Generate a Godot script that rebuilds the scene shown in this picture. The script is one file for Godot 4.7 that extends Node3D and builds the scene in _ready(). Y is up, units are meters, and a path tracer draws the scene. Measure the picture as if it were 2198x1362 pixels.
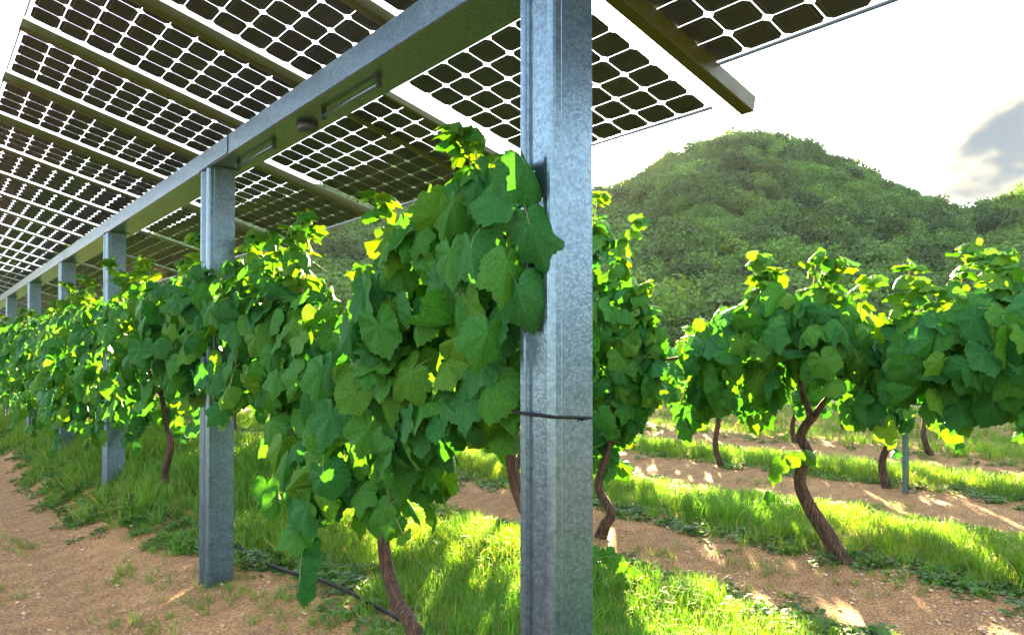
extends Node3D
# An agrivoltaic vineyard in late sun: a row of galvanised posts carries a sloping roof of glass solar modules over a row of grapevines.
# World: x runs across the rows (to the right), -z runs along them (away), y is up; metres.

const CS := 0.156               # pitch of the solar cells along the row
const CT := 0.123               # and down the slope
const ROW_X := 1.398            # line of posts
const ROOF_Y := 2.757           # height of the module plane above that line
const TILT := 0.2617            # slope of the roof, falling towards +x
const TONES := [[0.033, 0.182, 0.034], [0.052, 0.228, 0.028], [0.082, 0.245, 0.022], [0.135, 0.320, 0.020], [0.042, 0.198, 0.042], [0.066, 0.245, 0.028], [0.105, 0.275, 0.020], [0.160, 0.330, 0.022]]   # greens of the vine leaves
const SUN := Vector3(0.7117, 0.2633, -0.6513)

var rng := RandomNumberGenerator.new()
var noise := FastNoiseLite.new()
var taken := {}
var M := {}
var leaf_hi: Array[Mesh] = []
var leaf_lo: Array[Mesh] = []
var leaf_mats: Array[Material] = []
var roof := Transform3D()


# ---------------------------------------------------------------- helpers
func numbered(called: String) -> String:
	var n: int = taken.get(called, 0)
	taken[called] = n + 1
	return called if n == 0 else "%s_%03d" % [called, n]

func tag(o: Node, label: String, category: String, group := "", kind := "") -> void:
	if label: o.set_meta("label", label)
	if category: o.set_meta("category", category)
	if group: o.set_meta("group", group)
	if kind: o.set_meta("kind", kind)

func thing(called: String, label: String, category: String, at := Transform3D(), group := "") -> Node3D:
	var o := Node3D.new()
	o.name = numbered(called)
	add_child(o)
	o.transform = at
	tag(o, label, category, group)
	return o

func obj(called: String, mesh: Mesh, mat: Material, parent: Node, at := Transform3D()) -> MeshInstance3D:
	var o := MeshInstance3D.new()
	o.name = called if parent != self else numbered(called)
	o.mesh = mesh
	if mat: o.material_override = mat
	o.transform = at
	parent.add_child(o, true)
	return o

func lin(r: float, g: float, b: float) -> Color:
	return Color(r, g, b).linear_to_srgb()

func mat(c: Color, rough := 0.8, metal := 0.0) -> StandardMaterial3D:
	var m := StandardMaterial3D.new()
	m.albedo_color = c
	m.roughness = rough
	m.metallic = metal
	return m

func noise_tex(size: int, freq: float, kind := FastNoiseLite.TYPE_SIMPLEX_SMOOTH, a := Color.BLACK, b := Color.WHITE, octaves := 4, sd := 1, lo := 0.0, hi := 1.0) -> NoiseTexture2D:
	var n := FastNoiseLite.new()
	n.noise_type = kind
	n.frequency = freq
	n.fractal_octaves = octaves
	n.seed = sd
	if kind == FastNoiseLite.TYPE_CELLULAR:
		n.cellular_return_type = FastNoiseLite.RETURN_CELL_VALUE
		n.fractal_type = FastNoiseLite.FRACTAL_NONE
	var t := NoiseTexture2D.new()
	t.width = size
	t.height = size
	t.seamless = true
	t.noise = n
	var g := Gradient.new()
	g.set_color(0, a)
	g.set_color(1, b)
	g.set_offset(0, lo)
	g.set_offset(1, hi)
	t.color_ramp = g
	return t

func tri(st: SurfaceTool, a: Vector3, b: Vector3, c: Vector3) -> void:
	st.add_vertex(a); st.add_vertex(b); st.add_vertex(c)

func quad(st: SurfaceTool, a: Vector3, b: Vector3, c: Vector3, d: Vector3) -> void:
	tri(st, a, b, c); tri(st, a, c, d)

func begin(flat := true) -> SurfaceTool:
	var st := SurfaceTool.new()
	st.begin(Mesh.PRIMITIVE_TRIANGLES)
	st.set_smooth_group(-1 if flat else 0)
	return st

func done(st: SurfaceTool) -> ArrayMesh:
	st.generate_normals()
	return st.commit()

# polygon in (u, v) swept from w0 to w1; axes give where u, v and w point
func prism(st: SurfaceTool, poly: PackedVector2Array, w0: float, w1: float, u: Vector3, v: Vector3, w: Vector3, at := Vector3.ZERO) -> void:
	if Geometry2D.is_polygon_clockwise(poly) != (u.cross(v).dot(w) < 0.0):
		poly = poly.duplicate(); poly.reverse()
	var n := poly.size()
	for i in n:
		var p := poly[i]
		var q := poly[(i + 1) % n]
		var a := at + u * p.x + v * p.y
		var b := at + u * q.x + v * q.y
		quad(st, a + w * w0, a + w * w1, b + w * w1, b + w * w0)
	var ix := Geometry2D.triangulate_polygon(poly)
	for k in range(0, ix.size(), 3):
		var p: Array[Vector3] = []
		for j in 3: p.append(at + u * poly[ix[k + j]].x + v * poly[ix[k + j]].y)
		tri(st, p[0] + w * w0, p[1] + w * w0, p[2] + w * w0)
		tri(st, p[0] + w * w1, p[2] + w * w1, p[1] + w * w1)

func chamfered(hx: float, hy: float, c: float) -> PackedVector2Array:
	return PackedVector2Array([Vector2(-hx + c, -hy), Vector2(hx - c, -hy), Vector2(hx, -hy + c), Vector2(hx, hy - c), Vector2(hx - c, hy), Vector2(-hx + c, hy), Vector2(-hx, hy - c), Vector2(-hx, -hy + c)])

func bar(size: Vector3, c := 0.003) -> ArrayMesh:      # box with softened long edges, centred
	var st := begin()
	prism(st, chamfered(size.x / 2, size.y / 2, c), -size.z / 2, size.z / 2, Vector3.RIGHT, Vector3.UP, Vector3.BACK)
	return done(st)

func curve(points: Array, steps: int) -> PackedVector3Array:     # Catmull-Rom through the points
	var out := PackedVector3Array()
	var n := points.size()
	for i in n - 1:
		var p0: Vector3 = points[maxi(i - 1, 0)]
		var p1: Vector3 = points[i]
		var p2: Vector3 = points[i + 1]
		var p3: Vector3 = points[mini(i + 2, n - 1)]
		for k in steps:
			out.append(p1.cubic_interpolate(p2, p0, p3, float(k) / steps))
	out.append(points[n - 1])
	return out

func tube(st: SurfaceTool, path: PackedVector3Array, r0: float, r1: float, sides := 7, rough := 0.0, swell := 0.0) -> void:
	var rings: Array = []
	var side := Vector3(1, 0, 0.31).normalized()
	for i in path.size():
		var d := (path[mini(i + 1, path.size() - 1)] - path[maxi(i - 1, 0)]).normalized()
		side = (side - d * side.dot(d)).normalized()
		var up := d.cross(side)
		var t := float(i) / maxf(1.0, path.size() - 1)
		var r := lerpf(r0, r1, t) * (1.0 + swell * exp(-t * 7.0))
		var ring: Array[Vector3] = []
		for k in sides:
			var a := TAU * k / sides
			var rr := r * (1.0 + rough * noise.get_noise_3d(path[i].x * 60.0 + cos(a) * 55.0, path[i].y * 22.0, path[i].z * 60.0 + sin(a) * 55.0))
			ring.append(path[i] + (side * cos(a) + up * sin(a)) * rr)
		rings.append(ring)
	for i in rings.size() - 1:
		for k in sides:
			var k2 := (k + 1) % sides
			quad(st, rings[i][k], rings[i][k2], rings[i + 1][k2], rings[i + 1][k])
	for k in range(1, sides - 1):
		tri(st, rings[0][0], rings[0][k + 1], rings[0][k])
		tri(st, rings[-1][0], rings[-1][k], rings[-1][k + 1])

func copies(called: String, mesh: Mesh, m: Material, places: Array, tints: PackedColorArray, parent: Node) -> MultiMeshInstance3D:
	var mm := MultiMesh.new()
	mm.transform_format = MultiMesh.TRANSFORM_3D
	mm.use_colors = tints.size() > 0
	mm.mesh = mesh
	mm.instance_count = places.size()
	for i in places.size():
		mm.set_instance_transform(i, places[i])
		if tints.size() > 0: mm.set_instance_color(i, tints[i])
	var o := MultiMeshInstance3D.new()
	o.name = called if parent != self else numbered(called)
	o.multimesh = mm
	o.material_override = m
	parent.add_child(o, true)
	return o

func rnd(a: float, b: float) -> float:
	return rng.randf_range(a, b)

func rv() -> Vector3:
	return Vector3(rng.randfn(), rng.randfn(), rng.randfn())

func ss(a: float, b: float, x: float) -> float:
	return smoothstep(a, b, x)

# height of the ground
func gh(x: float, z: float) -> float:
	var y := 0.0
	for r in [1.95, 4.85, 7.85, 10.9]:
		y += 0.07 * exp(-pow((x - r) / 0.75, 2.0))
	y += 0.13 * ss(-4.2, -7.5, z) * exp(-pow((x - 2.3) / 0.8, 2.0))
	y += 0.20 * ss(-5.2, -7.0, z) * ss(0.95, 1.5, x) * (1.0 - ss(3.1, 3.7, x))
	y -= 0.045 * exp(-pow((x - 0.72) / 0.20, 2.0)) + 0.04 * exp(-pow((x + 0.55) / 0.25, 2.0))
	y += 0.025 * noise.get_noise_2d(x * 60.0, z * 35.0) + 0.012 * noise.get_noise_2d(x * 260.0 + 90.0, z * 260.0)
	return y


# ---------------------------------------------------------------- camera, sky, sun
func set_light_and_camera() -> void:
	var cam := Camera3D.new()
	cam.name = "camera"
	cam.projection = Camera3D.PROJECTION_FRUSTUM      # upright posts: the lens is shifted, not tilted
	cam.near = 0.1
	cam.far = 3000.0
	cam.size = 0.1 * 1362.0 / 1571.4
	cam.frustum_offset = Vector2(0, 0.1 * 71.9 / 1571.4)
	cam.position = Vector3(0, 1.344, 0)
	cam.rotation = Vector3(0.012, -0.6895, 0)
	add_child(cam)
	cam.current = true

	var env := Environment.new()
	env.background_mode = Environment.BG_SKY
	var sky := Sky.new()
	var pano := PanoramaSkyMaterial.new()
	pano.panorama = ImageTexture.create_from_image(sky_image(2048))
	pano.energy_multiplier = 0.34
	sky.sky_material = pano
	env.sky = sky
	env.tonemap_mode = Environment.TONE_MAPPER_LINEAR
	env.tonemap_exposure = 22.0
	env.sdfgi_enabled = true
	env.ssao_enabled = true
	env.ssil_enabled = true
	env.fog_enabled = true
	env.fog_density = 0.0001
	env.fog_light_color = Color(0.93, 0.96, 0.95)
	var we := WorldEnvironment.new()
	we.name = "world_environment"
	we.environment = env
	add_child(we)

	var sun := DirectionalLight3D.new()
	sun.name = "sun"
	sun.light_color = Color(1.0, 0.90, 0.68)
	sun.light_energy = 1.6
	sun.light_angular_distance = 0.6
	sun.shadow_enabled = true
	add_child(sun)
	sun.look_at_from_position(SUN * 10.0, Vector3.ZERO)

func sky_image(w: int) -> Image:
	var h := w / 2
	var im := Image.create(w, h, false, Image.FORMAT_RGBF)
	var cn := FastNoiseLite.new()
	cn.seed = 11
	cn.frequency = 1.0
	cn.fractal_octaves = 5
	var s := SUN.normalized()
	for j in h:
		var el := PI * (0.5 - (j + 0.5) / h)
		var up := sin(el)
		var k := pow(clampf(1.0 - maxf(up, 0.0), 0.0, 1.0), 2.6)
		var base := Color(0.25, 0.345, 0.50).lerp(Color(0.64, 0.69, 0.74), k)
		for i in w:
			var az := TAU * (i + 0.5) / w
			var d := Vector3(sin(az) * cos(el), up, -cos(az) * cos(el))
			var g := rad_to_deg(acos(clampf(d.dot(s), -1.0, 1.0)))
			var wide := 0.75 * exp(-g / 34.0)
			var near := 1.3 * exp(-g / 9.0)
			var core := 22.0 * exp(-pow(g / 1.9, 2.0))
			var c := base + Color(1.0, 0.97, 0.93) * wide + Color(1.0, 0.86, 0.58) * near + Color(1.0, 0.95, 0.82) * core
			if up > 0.02:
				# broken cloud drifting over the hills: soft sheets cut by noise, and one bank beyond the saddle
				var q := Vector2(d.x, d.z) / (up + 0.16)
				var f := 0.65 * cn.get_noise_2d(q.x * 1.15 + 3.0, q.y * 1.15) + 0.25 * cn.get_noise_2d(q.x * 4.0, q.y * 4.0) - 0.08
				var ad := rad_to_deg(az)
				var ed := rad_to_deg(el)
				var puff := cn.get_noise_2d(ad * 0.22, ed * 0.4) + 0.5 * cn.get_noise_2d(ad * 0.8, ed * 1.1)
				var da := (ad - 75.2) / 4.8
				var de := (ed - 14.2 - 0.42 * clampf(ad - 74.5, -8.0, 4.0)) / 3.1
				var lump := exp(-(da * da + de * de))
				da = (ad - 69.5) / 1.1
				de = (ed - 14.7 - 0.2 * (ad - 69.5)) / 0.55
				var wisp := exp(-(da * da + de * de))
				f += (1.75 + 0.6 * puff) * lump + (0.62 + 0.5 * puff) * wisp
				c = c.lerp(Color(0.135, 0.118, 0.082), ss(0.30, 0.62, f) * 0.97)
				c = c.lerp(Color(0.046, 0.058, 0.070), ss(0.52, 1.0, f))
			if up <= 0.0:
				c = Color(0.22, 0.2, 0.15)
			im.set_pixel(i, j, c)
	return im


# ---------------------------------------------------------------- materials
func make_materials() -> void:
	var galv := mat(lin(0.140, 0.205, 0.245), 0.38, 0.85)
	galv.albedo_texture = noise_tex(1024, 0.045, FastNoiseLite.TYPE_CELLULAR, Color(0.78, 0.80, 0.82), Color(1, 1, 1), 1, 5)
	galv.roughness_texture = noise_tex(512, 0.012, FastNoiseLite.TYPE_SIMPLEX_SMOOTH, Color(0.7, 0.7, 0.7), Color(1, 1, 1), 4, 9)
	galv.heightmap_enabled = true
	galv.heightmap_texture = noise_tex(512, 0.06, FastNoiseLite.TYPE_SIMPLEX_SMOOTH, Color.BLACK, Color.WHITE, 3, 6)
	galv.heightmap_scale = 0.04
	galv.uv1_triplanar = true
	galv.uv1_world_triplanar = true
	galv.uv1_scale = Vector3(2.6, 2.6, 2.6)
	M.galv = galv
	var rail := mat(lin(0.052, 0.054, 0.011), 0.5, 0.0)  # olive reflection of soil and greenery put into the steel's base colour
	rail.metallic_specular = 0.35
	rail.roughness_texture = galv.roughness_texture
	rail.uv1_triplanar = true
	rail.uv1_world_triplanar = true
	M.rail = rail
	M.cell = mat(lin(0.0035, 0.0042, 0.0065), 0.4, 0.0)
	M.cell.metallic_specular = 0.08
	M.ghost_line = mat(lin(0.04, 0.045, 0.04), 0.4, 0.3)  # pale tone for the painted-on reflections of the gaps
	var glass := mat(Color(0.92, 0.97, 0.96, 0.05), 0.04)
	glass.transparency = BaseMaterial3D.TRANSPARENCY_ALPHA
	glass.metallic_specular = 0.12
	M.glass = glass
	M.edge = mat(lin(0.025, 0.03, 0.03), 0.45, 0.3)
	M.black = mat(lin(0.004, 0.004, 0.004), 0.5)
	M.black.metallic_specular = 0.3
	M.hose = mat(lin(0.006, 0.006, 0.006), 0.65)
	M.hose.metallic_specular = 0.3

	var bark := mat(Color.WHITE, 0.9)
	bark.albedo_texture = noise_tex(512, 0.02, FastNoiseLite.TYPE_SIMPLEX_SMOOTH, lin(0.018, 0.007, 0.003), lin(0.165, 0.080, 0.042), 5, 21, 0.25, 0.75)
	bark.heightmap_enabled = true
	bark.heightmap_texture = noise_tex(512, 0.03, FastNoiseLite.TYPE_SIMPLEX_SMOOTH, Color.BLACK, Color.WHITE, 5, 22, 0.2, 0.8)
	bark.heightmap_scale = 1.6
	bark.uv1_triplanar = true
	bark.uv1_scale = Vector3(7.0, 0.9, 7.0)
	M.bark = bark
	M.stem = mat(lin(0.13, 0.16, 0.045), 0.6)
	M.stem.backlight_enabled = true
	M.stem.backlight = lin(0.5, 0.45, 0.15)

	var dirt := mat(Color.WHITE, 0.95)
	dirt.albedo_texture = noise_tex(1024, 0.035, FastNoiseLite.TYPE_SIMPLEX_SMOOTH, lin(0.27, 0.112, 0.030), lin(0.78, 0.432, 0.155), 5, 31, 0.22, 0.8)
	dirt.detail_enabled = true
	dirt.detail_blend_mode = BaseMaterial3D.BLEND_MODE_MUL
	dirt.detail_albedo = noise_tex(512, 0.008, FastNoiseLite.TYPE_SIMPLEX_SMOOTH, Color(0.74, 0.70, 0.68), Color(1, 1, 1), 4, 33)
	dirt.heightmap_enabled = true
	dirt.heightmap_texture = noise_tex(1024, 0.05, FastNoiseLite.TYPE_SIMPLEX_SMOOTH, Color.BLACK, Color.WHITE, 4, 32, 0.2, 0.8)
	dirt.heightmap_scale = 2.4
	dirt.uv1_triplanar = true
	dirt.uv1_world_triplanar = true
	dirt.uv1_scale = Vector3(0.9, 0.9, 1.5)
	dirt.uv2_triplanar = true
	dirt.uv2_world_triplanar = true
	dirt.uv2_scale = Vector3(0.31, 0.31, 0.31)
	M.dirt = dirt
	var stone := mat(Color.WHITE, 0.9)
	stone.vertex_color_use_as_albedo = true
	M.stone = stone
	var hillside := mat(Color.WHITE, 1.0)
	hillside.albedo_texture = noise_tex(512, 0.03, FastNoiseLite.TYPE_SIMPLEX_SMOOTH, lin(0.02, 0.035, 0.012), lin(0.05, 0.075, 0.025), 5, 41)
	hillside.uv1_triplanar = true
	hillside.uv1_world_triplanar = true
	hillside.uv1_scale = Vector3(0.05, 0.05, 0.05)
	M.hillside = hillside
	var far := mat(lin(0.16, 0.17, 0.07), 1.0)
	M.far = far

	var lt := leaf_texture()
	var relief := leaf_texture(true)
	for t in TONES:
		var c := lin(t[0], t[1], t[2])
		var m := mat(c, 0.55)
		m.albedo_texture = lt
		m.metallic_specular = 0.28
		m.heightmap_enabled = true
		m.heightmap_texture = relief
		m.heightmap_scale = 0.35
		m.backlight_enabled = true
		m.backlight = lin(1.0, 0.88, 0.18)
		leaf_mats.append(m)
	var crown := mat(Color.WHITE, 0.5)
	crown.albedo_texture = lt
	crown.metallic_specular = 0.28
	crown.vertex_color_use_as_albedo = true
	crown.backlight_enabled = true
	crown.backlight = lin(1.0, 0.88, 0.18)
	M.crown = crown
	var grass := mat(Color.WHITE, 0.6)
	grass.vertex_color_use_as_albedo = true
	grass.backlight_enabled = true
	grass.backlight = lin(1.0, 0.88, 0.26)
	M.grass = grass
	var wood := mat(Color.WHITE, 0.8)
	wood.vertex_color_use_as_albedo = true
	wood.backlight_enabled = true
	wood.backlight = lin(0.9, 0.85, 0.3)
	M.wood = wood

func leaf_texture(height := false) -> ImageTexture:
	var n := 256
	var im := Image.create(n, n, false, Image.FORMAT_RGB8)
	var veins := []
	for a in [0.0, 0.95, -0.95, 1.95, -1.95]:
		veins.append([Vector2.ZERO, Vector2(sin(a), cos(a))])
		for k in 5:
			var o: Vector2 = Vector2(sin(a), cos(a)) * (0.14 + 0.09 * k)
			for sgn in [-1.0, 1.0]:
				veins.append([o, Vector2(sin(a + sgn * 0.7), cos(a + sgn * 0.7))])
	for j in n:
		for i in n:
			var p := Vector2((i + 0.5) / n - 0.5, (j + 0.5) / n - 0.35) * 1.5
			var v := 0.0
			for q in veins.size():
				var r: Vector2 = p - veins[q][0]
				var d: Vector2 = veins[q][1]
				var along := r.dot(d)
				var main := q % 11 == 0
				if along < 0.0 or (not main and along > 0.2): continue
				var off := absf(r.cross(d))
				v = maxf(v, (1.0 - ss(0.004, 0.013 if main else 0.008, off)) * (1.0 if main else 0.55))
			var sh := 0.84 + 0.20 * noise.get_noise_2d(i * 9.0, j * 9.0)
			var c := Color(sh, sh, sh).lerp(Color(1.0, 1.0, 0.80), v * 0.9)
			if noise.get_noise_2d(i * 55.0 + 700.0, j * 55.0) > 0.47: c = c.lerp(Color(0.8, 0.62, 0.4), 0.45)
			if height: c = Color.WHITE * (0.65 - 0.5 * v + 0.10 * noise.get_noise_2d(i * 28.0, j * 28.0))
			im.set_pixel(i, j, c)
	return ImageTexture.create_from_image(im)


# ---------------------------------------------------------------- leaves
func leaf_mesh(n: int, sd: int, teeth: float, cup: float) -> ArrayMesh:
	var tab := [[0.0, 0.73], [14.0, 0.60], [27.0, 0.51], [40.0, 0.545], [55.0, 0.60], [70.0, 0.53], [85.0, 0.465], [100.0, 0.475], [118.0, 0.50], [135.0, 0.46], [155.0, 0.37], [172.0, 0.24], [180.0, 0.07]]
	var r := RandomNumberGenerator.new()
	r.seed = sd
	var lob := r.randf_range(0.5, 1.35)
	var ph := r.randf() * TAU
	var skew := r.randf_range(-0.08, 0.08)
	var rows := [0.5, 1.0] if n < 30 else [0.33, 0.68, 1.0]
	var pts: Array = [[]]
	for q in rows:
		var ring := []
		for k in n:
			var a := TAU * k / n
			var deg := rad_to_deg(absf(wrapf(a, -PI, PI)))
			var rad := 0.1
			for t in tab.size() - 1:
				if deg >= tab[t][0] and deg <= tab[t + 1][0] + 0.001:
					rad = lerpf(tab[t][1], tab[t + 1][1], (deg - tab[t][0]) / (tab[t + 1][0] - tab[t][0]))
					break
			rad = lerpf(0.52 - 0.45 * ss(140.0, 180.0, deg), rad, lob)
			if q == 1.0 and deg < 165.0: rad += teeth * (1.0 if k % 2 == 0 else -1.0) * r.randf_range(0.6, 1.2)
			var x: float = sin(a) * rad * q * (1.0 + skew * signf(sin(a)))
			var y: float = -cos(a) * rad * q
			var z: float = -cup * (absf(x) * 0.55 + x * x * 0.9) - cup * 0.9 * maxf(-y, 0.0) * maxf(-y, 0.0) + 0.055 * q * sin(3.0 * a + ph) * rad + 0.03 * q * sin(7.0 * a + ph * 2.0)
			ring.append(Vector3(x, y, z))
		pts.append(ring)
	var st := begin(false)
	var put := func(v: Vector3) -> void:
		st.set_uv(Vector2(v.x / 1.5 + 0.5, -v.y / 1.5 + 0.35))
		st.add_vertex(v)
	for k in n:
		var k2 := (k + 1) % n
		put.call(Vector3.ZERO); put.call(pts[1][k]); put.call(pts[1][k2])
		for q in range(1, pts.size() - 1):
			put.call(pts[q][k]); put.call(pts[q + 1][k]); put.call(pts[q + 1][k2])
			put.call(pts[q][k]); put.call(pts[q + 1][k2]); put.call(pts[q][k2])
	st.index()
	return done(st)

func make_leaves() -> void:
	for k in 7:
		leaf_hi.append(leaf_mesh(46, 100 + k, 0.020, [0.35, 0.7, 0.2, 1.2, 0.5, 0.05, 0.9][k]))
	for k in 2:
		leaf_lo.append(leaf_mesh(20, 200 + k, 0.0, 0.5))

func leaf_pose(at: Vector3, normal: Vector3, tip: Vector3, size: float) -> Transform3D:
	var n := normal.normalized()
	var y := -(tip - n * tip.dot(n)).normalized()
	var x := y.cross(n).normalized() * rng.randf_range(0.74, 1.04)
	return Transform3D(Basis(x * size, y * size, n * size), at)

func along(prof: Array, z: float) -> Array:     # [bottom, top, half width] of a canopy at z; prof runs from near to far
	for i in prof.size() - 1:
		var a: Array = prof[i]
		var b: Array = prof[i + 1]
		if z <= a[0] and z >= b[0]:
			var t: float = (z - a[0]) / (b[0] - a[0])
			t = t * t * (3.0 - 2.0 * t)
			return [lerpf(a[1], b[1], t), lerpf(a[2], b[2], t), lerpf(a[3], b[3], t)]
	var e: Array = prof[0] if z > prof[0][0] else prof[-1]
	return [e[1], e[2], e[3]]

# One grapevine: trunk, arms, shoots and leaves. The leaves that show largest are parts of their own, the rest is one mass.
func vine(label: String, group: String, xc: float, prof: Array, count: int, single: int, trunk: Array, arms: Array, thick: float, sd: int, opt := {}) -> void:
	rng.seed = sd
	var base: Vector3 = trunk[0]
	var v := thing("grapevine", label, "grapevine", Transform3D(Basis(), base), group)
	var st := begin(false)
	tube(st, curve(offset(trunk, base), 9 if single > 0 else 4), thick, thick * 0.72, 13 if single > 0 else 6, 0.85, 0.5)
	obj("trunk", done(st), M.bark, v)
	for a in arms:
		st = begin(false)
		tube(st, curve(offset(a, base), 5), thick * 0.62, thick * 0.3, 7 if single > 0 else 5, 0.35)
		obj("arm", done(st), M.bark, v)
	var size: float = opt.get("leaf", 0.165)
	var leaves := []            # [pose, tint]
	var z0: float = prof[0][0]
	var z1: float = prof[-1][0]
	for k in count:
		var z := rnd(z1, z0)
		var p := along(prof, z)
		var u := pow(rng.randf(), 0.9)
		var y := lerpf(p[0], p[1], u)
		var edge := minf(1.0, minf((z0 - z) / 0.25 + 0.25, (z - z1) / 0.25 + 0.25))
		var w: float = p[2] * sqrt(maxf(0.06, 1.0 - pow(absf(u * 1.85 - 0.9), 2.4))) * edge
		var r := sqrt(rnd(0.16, 1.0)) * 1.05 if rng.randf() < 0.86 else rnd(0.0, 0.5)
		var sgn := -1.0 if rng.randf() < 0.56 else 1.0
		var at := Vector3(xc + sgn * w * r, y, z) + rv() * 0.025
		if at.x > 1.27 and at.x < 1.8 and at.z > -1.68: continue
		var o := Vector3(sgn * 0.9, 0.25 + 0.75 * ss(0.6, 1.0, u), 0.35 + rng.randfn() * 0.42)
		var n := o + rv() * 0.42
		var tip := Vector3(sgn * 0.25, -1.0, 0.1) + rv() * 0.46
		var big := size * rnd(0.68, 1.22) * lerpf(1.0, 0.72, ss(0.72, 1.0, u))
		var tint: int = [0, 0, 0, 1, 1, 1, 2, 2][rng.randi() % 8]      # leaves of every green grow everywhere
		leaves.append([leaf_pose(at - base, n, tip, big), tint])
	# upright shoots with young leaves
	var shoots: Array = opt.get("shoots", [])
	var some: int = opt.get("more_shoots", 5)
	for k in some:
		var z := rnd(z1 + 0.1, z0 - 0.1)
		var p := along(prof, z)
		shoots = shoots + [[Vector3(xc + rnd(-0.2, 0.2), p[1] - 0.12, z), rnd(0.16, 0.34)]]
	for s in shoots:
		var from: Vector3 = s[0] - Vector3(0, 0.15, 0)
		var tall: float = s[1] + 0.15
		var bend := Vector3(rnd(-0.1, 0.1), 0, rnd(-0.12, 0.12))
		var path := curve([from, from + Vector3(0, tall * 0.5, 0) + bend * 0.35, from + Vector3(0, tall, 0) + bend, from + Vector3(0, tall * 1.04, 0) + bend * 1.6], 4)
		st = begin(false)
		tube(st, offset(path, base), 0.0042, 0.0018, 5)
		obj("shoot", done(st), M.stem, v)
		var nl := int(tall / 0.020)
		for i in nl:
			var t := (i + 0.5) / nl
			var c := path[int(t * (path.size() - 1))]
			var a := i * 2.4 + rnd(-0.4, 0.4)
			var dir := Vector3(cos(a), rnd(-0.1, 0.45), sin(a))
			var big := lerpf(size * 0.85, size * 0.42, t) * rnd(0.8, 1.15)
			leaves.append([leaf_pose(c + dir * big * 0.45 - base, dir * 0.35 + Vector3(0, 0.9, 0) + rv() * 0.5, dir + Vector3(0, -0.45, 0), big), 1 + rng.randi() % 3])
	# strands that hang below the canopy
	for k in int(opt.get("strands", 5)):
		var z := rnd(z1 + 0.05, z0 - 0.05)
		if opt.has("clear") and z > opt.clear[0] and z < opt.clear[1]: continue
		var p := along(prof, z)
		var from := Vector3(xc + rnd(-0.9, 0.5) * p[2], p[0] + 0.16, z)
		var low := rnd(0.14, 0.42)
		var path := curve([from, from + Vector3(rnd(-0.08, 0.03), -low * 0.5, rnd(-0.08, 0.08)), from + Vector3(rnd(-0.1, 0.06), -low, rnd(-0.14, 0.14))], 4)
		st = begin(false)
		tube(st, offset(path, base), 0.003, 0.0015, 4)
		obj("shoot", done(st), M.stem, v)
		var nl := int(low / 0.045)
		for i in nl:
			var t := (i + 0.5) / nl
			var c := path[int(t * (path.size() - 1))]
			var dir := Vector3(rnd(-1, 0.6), -0.7, rnd(-0.8, 1.0))
			leaves.append([leaf_pose(c + dir * 0.02 - base, Vector3(-0.8, 0.3, 0.5) + rv() * 0.4, dir, size * rnd(0.55, 0.9)), 2 if rng.randf() < 0.3 else 1 - rng.randi() % 2])
	for e in opt.get("extra", []):      # single leaves that stand out: position, normal, tip, size, tint
		leaves.append([leaf_pose(e[0] - base, e[1], e[2], e[3]), e[4]])
	var eye := Vector3(0, 1.344, 0) - base
	if single > 0:
		leaves.sort_custom(func(a, b): return score(a[0].origin, eye, xc - base.x) < score(b[0].origin, eye, xc - base.x))
		st = begin(false)
		for i in mini(single, leaves.size()):
			obj("leaf", leaf_hi[rng.randi() % leaf_hi.size()], leaf_mats[leaves[i][1] + 4 * (rng.randi() % 2)], v, leaves[i][0])
			if i % 3 == 0:       # its stalk
				var q: Transform3D = leaves[i][0]
				var root := q.origin + q.basis.y * 0.12
				tube(st, PackedVector3Array([root + q.basis.y * 0.34 - q.basis.z * 0.22, root + q.basis.y * 0.1 - q.basis.z * 0.04, q.origin]), 0.0022, 0.0016, 4)
		obj("stalks", done(st), M.stem, v).set_meta("kind", "stuff")
	if leaves.size() > single:
		var places := []
		var tints := PackedColorArray()
		for i in range(single, leaves.size()):
			places.append(leaves[i][0])
			var c: Array = TONES[leaves[i][1] + 4 * (rng.randi() % 2)]
			var f := rnd(0.85, 1.15)
			tints.append(Color(c[0] * f, c[1] * f, c[2] * f))
		var cr := copies("crown", leaf_hi[sd % 5] if single > 0 else leaf_lo[sd % 2], M.crown, places, tints, v)
		cr.set_meta("kind", "stuff")

func score(p: Vector3, eye: Vector3, xc: float) -> float:
	return p.distance_to(eye) + (0.6 if p.x > xc else 0.0)

func offset(points, base: Vector3):
	if points is PackedVector3Array:
		var q := PackedVector3Array()
		for p in points: q.append(p - base)
		return q
	var out := []
	for p in points: out.append(p - base)
	return out


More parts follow.
